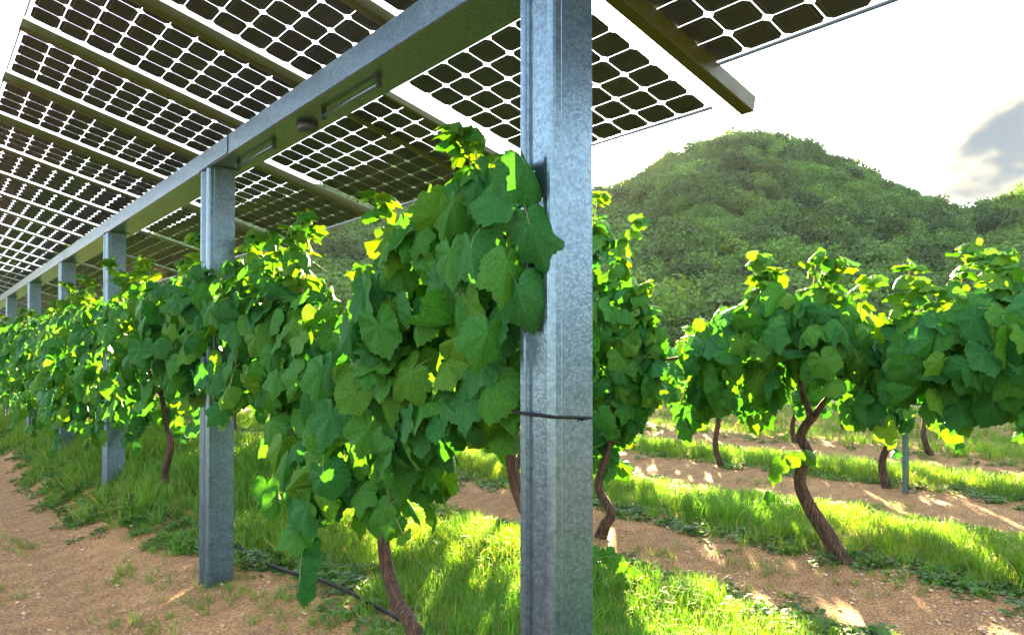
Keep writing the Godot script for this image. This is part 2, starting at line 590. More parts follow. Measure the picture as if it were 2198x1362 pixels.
# ---------------------------------------------------------------- ground and hills
func build_ground() -> void:
	var st := begin(false)
	var nx := 190
	var nz := 300
	var xs := PackedFloat32Array()
	var zs := PackedFloat32Array()
	for i in nx + 1: xs.append(-9.0 + 34.0 * i / nx)
	for j in nz + 1: zs.append(4.0 - 52.0 * pow(float(j) / nz, 1.25))
	for j in nz + 1:
		for i in nx + 1:
			var fade := minf(minf(ss(-9.0, -7.5, xs[i]), 1.0 - ss(23.0, 25.0, xs[i])), minf(1.0 - ss(3.0, 4.0, zs[j]), ss(-48.0, -45.0, zs[j])))
			st.add_vertex(Vector3(xs[i], lerpf(-0.16, gh(xs[i], zs[j]), fade), zs[j]))
	for j in nz:
		for i in nx:
			var a := j * (nx + 1) + i
			for k in [a, a + nx + 1, a + 1, a + 1, a + nx + 1, a + nx + 2]: st.add_index(k)
	tag(obj("ground", done(st), M.dirt, self), "sandy reddish dirt track and bare soil between the vine rows", "ground", "", "structure")
	var far := PlaneMesh.new()
	far.size = Vector2(2400, 2400)
	tag(obj("field", far, M.far, self, Transform3D(Basis(), Vector3(0, -0.13, 0))), "flat field reaching to the foot of the hills", "field", "", "structure")

	# stones lying on the bare soil
	rng.seed = 5
	var rock := begin(false)
	var ico := SphereMesh.new()
	ico.radial_segments = 7
	ico.rings = 4
	ico.radius = 0.5
	ico.height = 0.7
	var ar := ico.get_mesh_arrays()
	var vs: PackedVector3Array = ar[Mesh.ARRAY_VERTEX]
	for i in vs.size(): vs[i] *= 1.0 + 0.5 * noise.get_noise_3dv(vs[i] * 160.0)
	for i in ar[Mesh.ARRAY_INDEX]: rock.add_vertex(vs[i])
	var rm := done(rock)
	var places := []
	var tints := PackedColorArray()
	while places.size() < 14000:
		var band := rng.randf()
		var z := -1.2 - 22.0 * pow(rng.randf(), 1.8)
		var x := rnd(-3.5, 1.75)
		if band > 0.62: x = rnd(3.5, 4.7)
		if band > 0.86: x = rnd(6.4, 7.6)
		var s := 0.005 + 0.026 * pow(rng.randf(), 4.0)
		places.append(Transform3D(Basis.from_euler(Vector3(rnd(-0.4, 0.4), rnd(0, TAU), rnd(-0.4, 0.4))).scaled(Vector3(s, s * 0.8, s)), Vector3(x, gh(x, z) + s * 0.1, z)))
		var f := rnd(0.5, 1.0)
		tints.append(Color(0.50 * f, 0.33 * f, 0.20 * f))
	tag(copies("gravel", rm, M.stone, places, tints, self), "loose pale pebbles scattered over the bare dirt", "gravel", "", "stuff")

# skyline seen from the vineyard: azimuth in degrees from the rows, elevation of the crest
func crest(az: float) -> float:
	var t := [[-30.0, 8.0], [0.0, 6.0], [10.0, 7.2], [16.0, 8.9], [22.0, 11.3], [28.0, 13.4], [33.0, 14.9], [37.0, 15.0], [42.0, 12.9], [45.5, 12.2], [48.0, 12.7], [51.0, 14.2], [54.0, 15.3], [57.6, 15.7], [61.0, 14.7], [64.2, 13.1], [67.0, 11.5], [69.4, 10.0], [71.6, 9.1], [74.5, 10.1], [79.0, 12.6], [86.0, 14.0], [110.0, 9.0], [150.0, 7.0]]
	for i in t.size() - 1:
		if az >= t[i][0] and az <= t[i + 1][0]:
			var p0: float = t[maxi(i - 1, 0)][1]
			var p3: float = t[mini(i + 2, t.size() - 1)][1]
			return cubic_interpolate_in_time(t[i][1], t[i + 1][1], p0, p3, (az - t[i][0]) / (t[i + 1][0] - t[i][0]), t[i + 1][0] - t[i][0], t[maxi(i - 1, 0)][0] - t[i][0] - 0.001, t[mini(i + 2, t.size() - 1)][0] - t[i][0] + 0.001)
	return 8.0

func hill_at(az: float, d: float) -> float:
	var ridge := 262.0 + 22.0 * sin(deg_to_rad(az) * 5.0)
	if az > 72.5: ridge -= 45.0 * ss(72.5, 79.0, az)
	var top := 1.3 + ridge * tan(deg_to_rad(crest(az) - 0.75))
	var t := clampf((d - 62.0) / (ridge - 62.0), 0.0, 2.0)
	var f := pow(ss(0.0, 1.0, minf(t, 1.0)), 0.95) * 0.55 + 0.45 * minf(t, 1.0)
	if t > 1.0: f = 1.0 - 0.75 * ss(1.0, 1.9, t)
	var a := deg_to_rad(az)
	var rough := noise.get_noise_2d(sin(a) * d * 2.2, cos(a) * d * 2.2) * 3.0 * minf(t, 1.0) * (1.0 - 0.8 * exp(-pow((t - 1.0) / 0.08, 2.0)))
	return top * f + rough - 0.2

func build_hills() -> void:
	var st := begin(false)
	var na := 150
	var nd := 46
	for j in nd + 1:
		var d := 60.0 + 420.0 * j / nd
		for i in na + 1:
			var az := -30.0 + 180.0 * i / na
			var a := deg_to_rad(az)
			st.add_vertex(Vector3(sin(a) * d, hill_at(az, d) if j > 0 else -0.3, -cos(a) * d))
	for j in nd:
		for i in na:
			var a := j * (na + 1) + i
			for k in [a, a + na + 1, a + 1, a + 1, a + na + 1, a + na + 2]: st.add_index(k)
	tag(obj("hill", done(st), M.hillside, self), "rounded wooded hill with a saddle, rising behind the vineyard", "hill", "", "structure")

	rng.seed = 77
	var kinds: Array = []
	for k in 5:
		kinds.append(bushy_tree(k))
	var places := [[], [], [], [], []]
	var tints := [PackedColorArray(), PackedColorArray(), PackedColorArray(), PackedColorArray(), PackedColorArray()]
	var n := 0
	while n < 6500:
		var az := rnd(8.0, 84.0)
		var d := sqrt(rnd(64.0 * 64.0, 285.0 * 285.0))
		var a := deg_to_rad(az)
		var p := Vector3(sin(a) * d, hill_at(az, d) - 0.3, -cos(a) * d)
		var s := rnd(2.0, 4.2) * (1.0 + 0.35 * noise.get_noise_2d(p.x * 8.0, p.z * 8.0))
		var k := rng.randi() % 5
		places[k].append(Transform3D(Basis(Vector3.UP, rnd(0, TAU)).scaled(Vector3(s, s * rnd(0.75, 1.15), s)), p))
		var f := rnd(0.5, 1.6) * (1.0 + 0.6 * noise.get_noise_2d(p.x * 5.0 + 500.0, p.z * 5.0))
		var warm := clampf(noise.get_noise_2d(p.x * 11.0, p.z * 11.0 + 300.0) * 1.0, 0.0, 0.35) if rng.randf() < 0.5 else 0.0
		tints[k].append(Color(f * (1.0 + warm), f, f * (1.0 - 0.4 * warm)))
		n += 1
	var wood := thing("forest", "dense green woodland covering the hillside", "forest")
	wood.set_meta("kind", "stuff")
	for k in 5:
		copies("canopy", kinds[k], M.wood, places[k], tints[k], wood)

func bushy_tree(k: int) -> ArrayMesh:      # about one unit in radius, of many small leaf clumps over several lobes
	var r := RandomNumberGenerator.new()
	r.seed = 900 + k
	var st := begin()
	var lobes := []
	for i in 5 + k % 3:
		var a := r.randf() * TAU
		lobes.append([Vector3(cos(a) * 0.48, r.randf_range(0.55, 1.25), sin(a) * 0.48), r.randf_range(0.38, 0.62)])
	lobes.append([Vector3(0, 1.2, 0), 0.6])
	for i in 1000:
		var l: Array = lobes[r.randi() % lobes.size()]
		var o := Vector3(r.randfn(), r.randfn() * 0.9 + 0.25, r.randfn()).normalized()
		var p: Vector3 = l[0] + o * l[1] * sqrt(r.randf_range(0.5, 1.1))
		var nn := (o + Vector3(r.randfn(), r.randfn(), r.randfn()) * 0.38).normalized()
		var u := nn.cross(Vector3(r.randfn(), r.randfn(), r.randfn())).normalized()
		var w := nn.cross(u)
		var s := r.randf_range(0.035, 0.085)
		var f := r.randf_range(0.7, 1.3)
		st.set_color(Color(0.055 * f, 0.115 * f, 0.015 * f))
		quad(st, p + u * s, p + w * s * 0.8, p - u * s, p - w * s * 0.8)
	st.set_color(Color(0.05, 0.035, 0.025))
	tube(st, PackedVector3Array([Vector3(0, -0.4, 0), Vector3(0.03, 0.5, 0), Vector3(0, 1.0, 0)]), 0.09, 0.05, 5)
	return done(st)


# ---------------------------------------------------------------- grass
func tuft(sd: int, blades: int, spread: float, width: float) -> ArrayMesh:
	var r := RandomNumberGenerator.new()
	r.seed = sd
	var st := begin(false)
	for b in blades:
		var a := r.randf() * TAU
		var p := Vector3(cos(a), 0, sin(a)) * spread * sqrt(r.randf())
		var lean := Vector3(r.randfn(), 0, r.randfn()) * 0.33
		var h := r.randf_range(0.35, 1.0)
		var side := Vector3(cos(a * 3.0 + 1.0), 0, sin(a * 3.0 + 1.0)) * width * r.randf_range(0.6, 1.2)
		var f := r.randf_range(0.75, 1.25)
		var dry := r.randf() < 0.13
		st.set_color(Color(0.36, 0.29, 0.13) * f if dry else Color(0.098 * f, 0.232 * f * r.randf_range(0.9, 1.1), 0.016 * f))
		var m1 := p + lean * 0.35 * h + Vector3(0, h * 0.5, 0)
		var m2 := p + lean * 0.8 * h + Vector3(0, h * 0.84, 0)
		var t := p + lean * 1.35 * h + Vector3(0, h * (1.0 - 0.22 * lean.length()), 0)
		quad(st, p - side, p + side, m1 + side * 0.8, m1 - side * 0.8)
		quad(st, m1 - side * 0.8, m1 + side * 0.8, m2 + side * 0.5, m2 - side * 0.5)
		tri(st, m2 - side * 0.5, m2 + side * 0.5, t)
	return done(st)

func herb(sd: int) -> ArrayMesh:          # a low broad-leaved weed
	var r := RandomNumberGenerator.new()
	r.seed = sd
	var st := begin(false)
	for b in 26:
		var a := r.randf() * TAU
		var d := sqrt(r.randf())
		var c := Vector3(cos(a) * d, r.randf_range(0.15, 1.0) * (1.1 - 0.6 * d), sin(a) * d) * 0.5
		var u := Vector3(r.randfn(), r.randfn() * 0.4, r.randfn()).normalized() * r.randf_range(0.09, 0.16)
		var w := u.cross(Vector3(r.randfn() * 0.5, 1, r.randfn() * 0.5)).normalized() * u.length() * 0.62
		var f := r.randf_range(0.7, 1.2)
		st.set_color(Color(0.06 * f, 0.150 * f, 0.018 * f))
		tri(st, c - u, c - u * 0.2 - w, c + u * 0.4 - w * 0.8)
		tri(st, c - u, c + u * 0.4 - w * 0.8, c + u)
		tri(st, c - u, c + u, c + u * 0.4 + w * 0.8)
		tri(st, c - u, c + u * 0.4 + w * 0.8, c - u * 0.2 + w)
	return done(st)

func build_grass() -> void:
	var kinds := [tuft(1, 22, 0.36, 0.014), tuft(2, 18, 0.30, 0.018), tuft(3, 26, 0.42, 0.012)]
	var weeds := [herb(4), herb(5)]
	var strips := [
		[1.70, 3.62, 0.9, -34.0, 42000, "strip of tall grass under the first vine row, beside the dirt track"],
		[4.58, 6.45, -0.2, -34.0, 17000, "strip of lush grass between the second and third vine rows"],
		[7.6, 9.6, -0.8, -34.0, 11000, "strip of sunlit grass behind the third vine row"],
		[10.4, 22.0, -1.5, -40.0, 14000, "far grass strips below the hill, behind the fourth vine row"]]
	for k in strips.size():
		var s: Array = strips[k]
		rng.seed = 300 + k
		var places := [[], [], [], [], []]
		var tints := [PackedColorArray(), PackedColorArray(), PackedColorArray(), PackedColorArray(), PackedColorArray()]
		for i in s[4]:
			var z: float = lerpf(s[2], s[3], pow(rng.randf(), 1.7))
			var wob := 0.16 * noise.get_noise_2d(z * 90.0, k * 50.0) + 0.10 * noise.get_noise_2d(z * 380.0, k * 50.0 + 9.0)
			var x := rnd(s[0] - (0.85 if k == 0 else 0.28), s[1] + 0.28)
			var left: float = x - (s[0] + wob * (1.5 if k == 0 else 1.0))
			var right: float = s[1] - wob - x
			if k == 0: left += 0.62 * ss(-4.4, -6.8, z)
			var inside := minf(left, right)
			if inside < 0.0 and rng.randf() > exp(inside * 14.0) * 0.45: continue
			var thin := noise.get_noise_2d(x * 130.0, z * 130.0)
			if rng.randf() < 0.4 * ss(0.1, 0.5, thin): continue
			var hgt := rnd(0.08, 0.20) * (1.0 + 0.6 * noise.get_noise_2d(x * 60.0 + 40.0, z * 60.0)) * (0.45 + 0.55 * ss(-0.15, 0.4, inside))
			if k == 0: hgt *= 1.0 + 0.45 * ss(-5.0, -6.5, z)
			var wide := clampf(hgt, 0.1, 0.24) * rnd(0.8, 1.2)
			var at := Vector3(x, gh(x, z) - 0.012, z)
			var f := rnd(0.75, 1.25)
			var patch := noise.get_noise_2d(x * 45.0, z * 45.0 + 70.0)
			if inside < 0.34 and rng.randf() < 0.42:
				var q := 3 + rng.randi() % 2
				var ws := rnd(0.09, 0.2)
				places[q].append(Transform3D(Basis(Vector3.UP, rnd(0, TAU)).scaled(Vector3(ws, ws * rnd(0.6, 1.0), ws)), at))
				tints[q].append(Color(f, f, f))
			else:
				var q := rng.randi() % 3
				places[q].append(Transform3D(Basis(Vector3.UP, rnd(0, TAU)).scaled(Vector3(wide, hgt, wide)), at))
				tints[q].append(Color(f * (1.0 + 0.3 * patch), f, f * (1.0 - 0.2 * patch)))
		var g := thing("grass", s[5], "grass")
		g.set_meta("kind", "stuff")
		for q in 3: copies("tufts", kinds[q], M.grass, places[q], tints[q], g)
		for q in 2: copies("weeds", weeds[q], M.grass, places[3 + q], tints[3 + q], g)
	# thin weeds straying onto the track
	rng.seed = 350
	var spots := []
	var cols := PackedColorArray()
	for c in [Vector2(1.2, -4.1), Vector2(1.05, -4.9), Vector2(1.45, -4.35), Vector2(1.55, -3.9), Vector2(0.35, -5.2), Vector2(0.62, -6.4), Vector2(1.3, -5.4), Vector2(1.62, -3.4), Vector2(1.38, -4.52), Vector2(0.9, -4.1), Vector2(1.5, -3.6), Vector2(1.35, -6.2), Vector2(4.1, -2.6), Vector2(4.3, -1.9), Vector2(3.95, -3.3), Vector2(7.1, -4.4), Vector2(6.9, -3.0)]:
		for i in 22:
			var p: Vector2 = c + Vector2(rng.randfn(), rng.randfn()) * Vector2(0.09, 0.14)
			var h := rnd(0.03, 0.085)
			spots.append(Transform3D(Basis(Vector3.UP, rnd(0, TAU)).scaled(Vector3(h * 1.3, h, h * 1.3)), Vector3(p.x, gh(p.x, p.y) - 0.008, p.y)))
			cols.append(Color(1.1, 1.0, 0.9) * rnd(0.7, 1.2))
	tag(copies("weeds", kinds[1], M.grass, spots, cols, self), "thin low weeds straying over the bare dirt track", "weeds", "", "stuff")


# ---------------------------------------------------------------- steel structure and solar roof
func build_posts() -> void:
	var poly := PackedVector2Array()
	for p in [[0.078, 0.064], [0.078, -0.064], [-0.078, -0.064], [-0.078, -0.050], [-0.071, -0.047], [-0.071, -0.037], [-0.063, -0.034], [-0.063, 0.030], [-0.077, 0.033], [-0.078, 0.047], [-0.0755, 0.056], [-0.070, 0.0615], [-0.062, 0.064], [-0.042, 0.064], [-0.0412, 0.0622], [-0.039, 0.064]]:
		poly.append(Vector2(p[0], p[1]))
	var names := ["galvanised steel post tied to a vine by a black wire", "galvanised steel post standing bare in the dirt beside the track", "galvanised steel post with its foot in tall grass, second behind the wire-tied one", "galvanised steel post rising from vine leaves, third behind the wire-tied one", "slim looking galvanised post, fourth behind the wire-tied one", "last galvanised post before the roof meets the vines"]
	var zs := [-1.50, -4.42, -7.22, -9.75, -12.6, -15.7]
	for k in 6:
		var at := Vector3(ROW_X, gh(ROW_X, zs[k]), zs[k])
		var t := thing("steel_post", names[k], "post", Transform3D(Basis(), at), "posts carrying the solar roof")
		var st := begin()
		prism(st, poly, -0.25, 2.458 - at.y, Vector3.RIGHT, Vector3.BACK, Vector3.UP)
		obj("shaft", done(st), M.galv, t)
		obj("head_plate", bar(Vector3(0.19, 0.006, 0.16)), M.galv, t, Transform3D(Basis(), Vector3(0.01, 2.4548 - at.y, 0)))

	# the black wire tied round the first post and the vine behind it
	var z := -1.50
	var w := PackedVector3Array()
	for p in [Vector3(1.56, 1.205, -1.93), Vector3(1.40, 1.20, -1.76), Vector3(1.317, 1.196, -1.56), Vector3(1.316, 1.193, -1.44), Vector3(1.335, 1.191, -1.4325), Vector3(1.40, 1.187, -1.4325), Vector3(1.468, 1.183, -1.4325), Vector3(1.481, 1.183, -1.45), Vector3(1.482, 1.186, -1.55), Vector3(1.53, 1.195, -1.72), Vector3(1.60, 1.205, -1.93)]:
		w.append(p)
	var st := begin(false)
	tube(st, w, 0.0046, 0.0046, 8)
	var wire := thing("wire_tie", "black wire looped round a steel post and a vine trunk", "wire")
	obj("loop", done(st), M.black, wire)
	st = begin(false)
	tube(st, PackedVector3Array([Vector3(1.425, 1.178, -1.4300), Vector3(1.43, 1.182, -1.4265), Vector3(1.437, 1.186, -1.4285), Vector3(1.444, 1.181, -1.428)]), 0.004, 0.004, 6)
	obj("knot", done(st), M.black, wire)

	# a slim post of another trellis, seen between the vines
	var sp := thing("trellis_post", "slim grey steel trellis post half hidden among the vines of a farther row", "post", Transform3D(Basis(), Vector3(7.5, 0, -3.07)))
	obj("shaft", bar(Vector3(0.05, 0.045, 1.75)), M.galv, sp, Transform3D(Basis(Vector3.RIGHT, -PI / 2), Vector3(0, 0.85, 0)))
	obj("crossbar", bar(Vector3(0.3, 0.03, 0.03)), M.galv, sp, Transform3D(Basis(), Vector3(-0.12, 1.62, 0.04)))

func build_beam() -> void:
	var t := thing("steel_beam", "long galvanised channel beam lying on the row of posts", "beam", Transform3D(Basis(), Vector3(1.333, 2.461, 1.2)))
	var s := 0.006
	var p := PackedVector2Array([Vector2(0.004, 0), Vector2(0.205, 0), Vector2(0.205, 0.03), Vector2(0.205 - s, 0.03), Vector2(0.205 - s, s), Vector2(s, s), Vector2(s, 0.112 - s), Vector2(0.205 - s, 0.112 - s), Vector2(0.205 - s, 0.082), Vector2(0.205, 0.082), Vector2(0.205, 0.112), Vector2(0.004, 0.112), Vector2(0, 0.108), Vector2(0, 0.004)])
	var st := begin()
	prism(st, p, 0.0, 26.5, Vector3.RIGHT, Vector3.UP, Vector3.FORWARD)
	obj("channel", done(st), M.galv, t)
	# clips that hold the purlins, splice plates, rods below the flange and the grey cap between them
	for g in left_gaps():
		if g > -12.0:
			var c := obj("bracket", bar(Vector3(0.05, 0.125, 0.005)), M.galv, t, Transform3D(Basis(), Vector3(0.150, 0.168, g - 0.04 - 1.2)))
			obj("bolt", bar(Vector3(0.016, 0.016, 0.012), 0.004), M.galv, c, Transform3D(Basis(), Vector3(0.005, 0.02, 0.008)))
	for z in [-4.42, -9.75]:
		obj("splice_plate", bar(Vector3(0.004, 0.098, 0.34)), M.galv, t, Transform3D(Basis(), Vector3(-0.0022, 0.056, z - 1.2 + 0.2)))
	for r in [[-4.16, -3.64], [-3.06, -2.56]]:
		st = begin(false)
		tube(st, PackedVector3Array([Vector3(0.095, -0.026, r[0] - 1.2), Vector3(0.095, -0.026, r[1] - 1.2)]), 0.009, 0.009, 10)
		obj("rod", done(st), M.galv, t)
		for e in r:
			obj("rod_clamp", bar(Vector3(0.022, 0.04, 0.012)), M.edge, t, Transform3D(Basis(), Vector3(0.095, -0.0205, e - 1.2)))
	st = begin(false)
	tube(st, PackedVector3Array([Vector3(0.115, -0.0005, -3.28 - 1.2), Vector3(0.115, -0.028, -3.28 - 1.2), Vector3(0.115, -0.034, -3.28 - 1.2)]), 0.05, 0.044, 20)
	obj("cap", done(st), mat(lin(0.03, 0.036, 0.045), 0.5, 0.2), t)

func left_gaps() -> Array:         # where the gaps between the raised modules lie along z
	var g := [-0.855]
	while g[-1] > -24.0: g.append(g[-1] - 0.855)
	return g

func right_modules() -> Array:     # [where it starts along z, cells along the row, cells down the slope]
	var a := [[-0.115, 10, 6], [-1.86, 7, 8], [-3.10, 10, 8]]
	while a[-1][0] > -23.0: a.append([a[-1][0] - 1.645, 10, 8])
	return a

func cell_outline() -> PackedVector2Array:
	return chamfered(CT * 0.484, CS * 0.484, 0.0185)

func cell_mesh() -> ArrayMesh:
	var h := CS * 0.484
	var b := CT * 0.484
	var st := begin()
	prism(st, cell_outline(), -0.0006, 0.0006, Vector3.RIGHT, Vector3.BACK, Vector3.UP)
	st.set_material(M.cell)
	var m := done(st)
	st = begin()                     # painted lines imitating ghost reflections of the bright gaps, near the cell edges
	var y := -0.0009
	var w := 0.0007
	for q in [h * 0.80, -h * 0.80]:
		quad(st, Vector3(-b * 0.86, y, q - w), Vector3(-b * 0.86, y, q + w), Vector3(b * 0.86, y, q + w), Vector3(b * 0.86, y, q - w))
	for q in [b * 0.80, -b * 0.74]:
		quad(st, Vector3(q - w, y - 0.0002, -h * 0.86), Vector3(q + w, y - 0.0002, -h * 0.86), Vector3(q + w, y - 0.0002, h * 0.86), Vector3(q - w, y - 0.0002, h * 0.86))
	st.set_material(M.ghost_line)
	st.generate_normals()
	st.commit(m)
	return m

func module(label: String, group: String, s0: float, t0: float, ns: int, nt: int, single: bool, cell: ArrayMesh) -> void:
	# ns cells along the row from s0 away, nt cells down the slope from t0
	var m := 0.012
	var L := nt * CT + 2.0 * m
	var W := ns * CS + 2.0 * m
	var tr := roof * Transform3D(Basis(), Vector3(t0 - m, 0, s0))
	var p := thing("solar_panel", label, "solar panel", tr, group)
	obj("glass_pane", bar(Vector3(L, 0.0064, W), 0.001), M.glass, p, Transform3D(Basis(), Vector3(L / 2, 0, -W / 2)))
	for e in [-0.004, L + 0.004]:
		obj("edge_strip", bar(Vector3(0.0076, 0.014, W), 0.001), M.edge, p, Transform3D(Basis(), Vector3(e, 0, -W / 2)))
	var st := begin()
	for i in nt:
		for j in ns:
			var at := Vector3(m + (i + 0.5) * CT, 0, -m - (j + 0.5) * CS)
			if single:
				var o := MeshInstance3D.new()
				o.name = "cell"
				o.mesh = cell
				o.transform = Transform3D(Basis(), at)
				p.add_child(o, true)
			else:
				prism(st, cell_outline(), -0.0006, 0.0006, Vector3.RIGHT, Vector3.BACK, Vector3.UP, at)
	if not single:
		obj("cells", done(st), M.cell, p).set_meta("kind", "stuff")

func purlin(label: String, group: String, s0: float, s1: float, t0: float, t1: float, deep: float) -> void:
	# a steel rail under the glass from t0 to t1, its sides at s0 and s1
	var p := thing("purlin", label, "rail", roof * Transform3D(Basis(), Vector3(t0, 0, (s0 + s1) / 2.0)), group)
	var half := absf(s1 - s0) / 2.0
	var q := PackedVector2Array([Vector2(-half, -0.008), Vector2(-half, -deep + 0.004), Vector2(-half + 0.004, -deep), Vector2(half - 0.004, -deep), Vector2(half, -deep + 0.004), Vector2(half, -0.008)])
	var st := begin()
	prism(st, q, 0.0, t1 - t0, Vector3.BACK, Vector3.UP, Vector3.RIGHT)
	obj("rail", done(st), M.rail, p)

func build_roof() -> void:
	roof = Transform3D(Basis(Vector3(cos(TILT), -sin(TILT), 0), Vector3(sin(TILT), cos(TILT), 0), Vector3.BACK), Vector3(ROW_X, ROOF_Y, 0))
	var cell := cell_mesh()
	var count := ["first", "second", "third", "fourth", "fifth", "sixth", "seventh", "eighth"]
	var g := left_gaps()
	for k in g.size() - 1:
		var s0: float = g[k] - 0.020
		var ns := 5
		var near: bool = g[k] > -7.4
		var label := "solar panel on the raised side of the roof, far along it"
		if k < 8: label = "solar panel on the roof's raised side, %s counted from the wire-tied post" % count[k]
		module(label, "solar panels on the raised side of the roof" , s0, -0.993, ns, 10, near, cell)
		var l2 := "reflection-tinted steel rail under the raised side of the roof, far along it"
		if k < 8: l2 = "reflection-tinted steel rail under the roof's raised side, %s counted from the wire-tied post" % count[k]
		purlin(l2, "rails under the raised side of the roof", g[k] + 0.016, g[k] - 0.036, -1.015, 0.28, 0.055 if g[k] > -6.7 else 0.022)
	var mods := right_modules()
	for k in mods.size():
		var s0: float = mods[k][0]
		var label := "solar panel at the roof's low edge, far along it"
		if k < 8: label = "solar panel at the roof's low edge, %s counted from the wire-tied post" % count[k]
		if k == 0: label = "glass solar panel of dark cells with its free corner against the bright sky"
		module(label, "solar panels at the low edge of the roof", s0, 0.292, mods[k][1], mods[k][2], s0 > -7.0, cell)
		var l2 := "reflection-tinted steel rail under the roof's low edge, far along it"
		if k < 8: l2 = "reflection-tinted steel rail under the roof's low side, %s counted from the wire-tied post" % count[k]
		if k == 1:
			purlin("long steel rail whose cut end juts past the roof's low edge into the sky", "rails under the low edge of the roof", s0 + 0.205, s0 + 0.145, 0.19, 1.30, 0.075)
		elif k == 2:
			purlin(l2, "rails under the low edge of the roof", s0 + 0.002, s0 - 0.02, 0.19, 1.34, 0.04)
		elif k > 0:
			purlin(l2, "rails under the low edge of the roof", s0 + 0.018, s0 - 0.03, 0.19, 1.32, 0.062 if k < 5 else 0.025)
	purlin("thin dark rail under the middle of a low-edge solar panel", "rails under the low edge of the roof", -3.50, -3.53, 0.19, 1.31, 0.03)


# ---------------------------------------------------------------- vines
func build_vines() -> void:
	var near := "vines of the row under the solar roof"
	# row under the roof
	vine("tall leafy grapevine climbing beside the wire-tied steel post", near, 1.46,
		[[-1.50, 1.35, 1.62, 0.12], [-1.62, 1.15, 1.88, 0.20], [-1.85, 1.12, 1.98, 0.24], [-2.15, 1.05, 1.86, 0.26], [-2.5, 0.85, 1.68, 0.26]], 310, 300,
		[Vector3(1.76, 0.03, -1.80), Vector3(1.73, 0.35, -1.80), Vector3(1.66, 0.69, -1.85), Vector3(1.57, 0.95, -1.90), Vector3(1.55, 1.32, -1.91), Vector3(1.53, 1.55, -1.92)],
		[[Vector3(1.53, 1.50, -1.92), Vector3(1.5, 1.68, -1.85), Vector3(1.5, 1.84, -1.83)], [Vector3(1.54, 1.30, -1.91), Vector3(1.56, 1.42, -2.1), Vector3(1.56, 1.46, -2.5)]], 0.030, 11,
		{"leaf": 0.165, "strands": 1, "more_shoots": 0, "shoots": [[Vector3(1.5, 1.93, -1.93), 0.17], [Vector3(1.52, 1.88, -1.99), 0.20], [Vector3(1.5, 1.62, -2.38), 0.26], [Vector3(1.46, 1.66, -2.46), 0.28], [Vector3(1.55, 1.7, -2.28), 0.26]],
		"extra": [[Vector3(1.25, 1.86, -1.46), Vector3(-0.4, 0.35, 0.9), Vector3(0.3, -0.9, 0.2), 0.17, 0], [Vector3(1.24, 1.78, -1.55), Vector3(-0.9, 0.5, 0.5), Vector3(-0.4, -0.8, -0.2), 0.15, 0], [Vector3(1.255, 1.70, -1.45), Vector3(-0.8, 0.15, 0.6), Vector3(0.1, -0.9, 0.3), 0.175, 0], [Vector3(1.235, 1.61, -1.52), Vector3(-0.5, 0.45, 0.9), Vector3(-0.2, -1, 0.1), 0.15, 1], [Vector3(1.25, 1.53, -1.49), Vector3(-0.9, 0.1, 0.5), Vector3(0.0, -1, 0.2), 0.17, 0], [Vector3(1.23, 1.42, -1.60), Vector3(-0.5, 0.2, 1.0), Vector3(-0.3, -1, 0), 0.15, 1], [Vector3(1.22, 1.66, -1.66), Vector3(-0.9, 0.3, 0.3), Vector3(0.1, -1, 0.1), 0.17, 0]]})
	vine("grapevine with bent trunk and a low skirt of hanging leaves", near, 1.55,
		[[-2.35, 0.98, 1.62, 0.22], [-2.55, 0.62, 1.58, 0.30], [-2.85, 0.62, 1.55, 0.34], [-3.12, 0.60, 1.60, 0.32], [-3.3, 0.95, 1.64, 0.34], [-3.72, 1.10, 1.78, 0.34]], 310, 300,
		[Vector3(1.63, 0.03, -2.62), Vector3(1.61, 0.14, -2.58), Vector3(1.60, 0.25, -2.58), Vector3(1.60, 0.33, -2.70), Vector3(1.60, 0.46, -2.79), Vector3(1.60, 0.58, -2.82), Vector3(1.59, 0.80, -2.82), Vector3(1.56, 1.02, -2.86)],
		[[Vector3(1.57, 0.98, -2.86), Vector3(1.55, 1.15, -3.1), Vector3(1.54, 1.22, -3.6)], [Vector3(1.57, 0.98, -2.85), Vector3(1.56, 1.18, -2.7), Vector3(1.54, 1.26, -2.45)]], 0.037, 12,
		{"leaf": 0.165, "strands": 4, "clear": [-2.9, -2.45], "more_shoots": 3, "shoots": [[Vector3(1.5, 1.75, -3.45), 0.22], [Vector3(1.52, 1.74, -3.5), 0.2]],
		"extra": [[Vector3(1.35, 0.72, -3.52), Vector3(-0.6, 0.1, 0.8), Vector3(-0.1, -1, 0), 0.15, 1]]})
	vine("dense leafy grapevine hanging in front of the bare-footed steel post", near, 1.50,
		[[-3.5, 1.22, 1.74, 0.34], [-3.9, 1.15, 1.86, 0.40], [-4.3, 1.10, 1.90, 0.42], [-4.8, 1.14, 1.90, 0.42], [-5.3, 1.08, 1.86, 0.38]], 390, 300,
		[Vector3(1.64, 0.05, -5.22), Vector3(1.63, 0.4, -5.18), Vector3(1.62, 0.8, -5.22), Vector3(1.60, 1.12, -5.1)],
		[[Vector3(1.60, 1.08, -5.1), Vector3(1.56, 1.3, -4.6), Vector3(1.52, 1.4, -3.8)], [Vector3(1.60, 1.08, -5.1), Vector3(1.56, 1.25, -5.2), Vector3(1.54, 1.35, -5.4)]], 0.03, 13,
		{"leaf": 0.155, "more_shoots": 9, "shoots": [[Vector3(1.52, 1.82, -3.62), 0.26], [Vector3(1.5, 1.84, -4.2), 0.24]]})
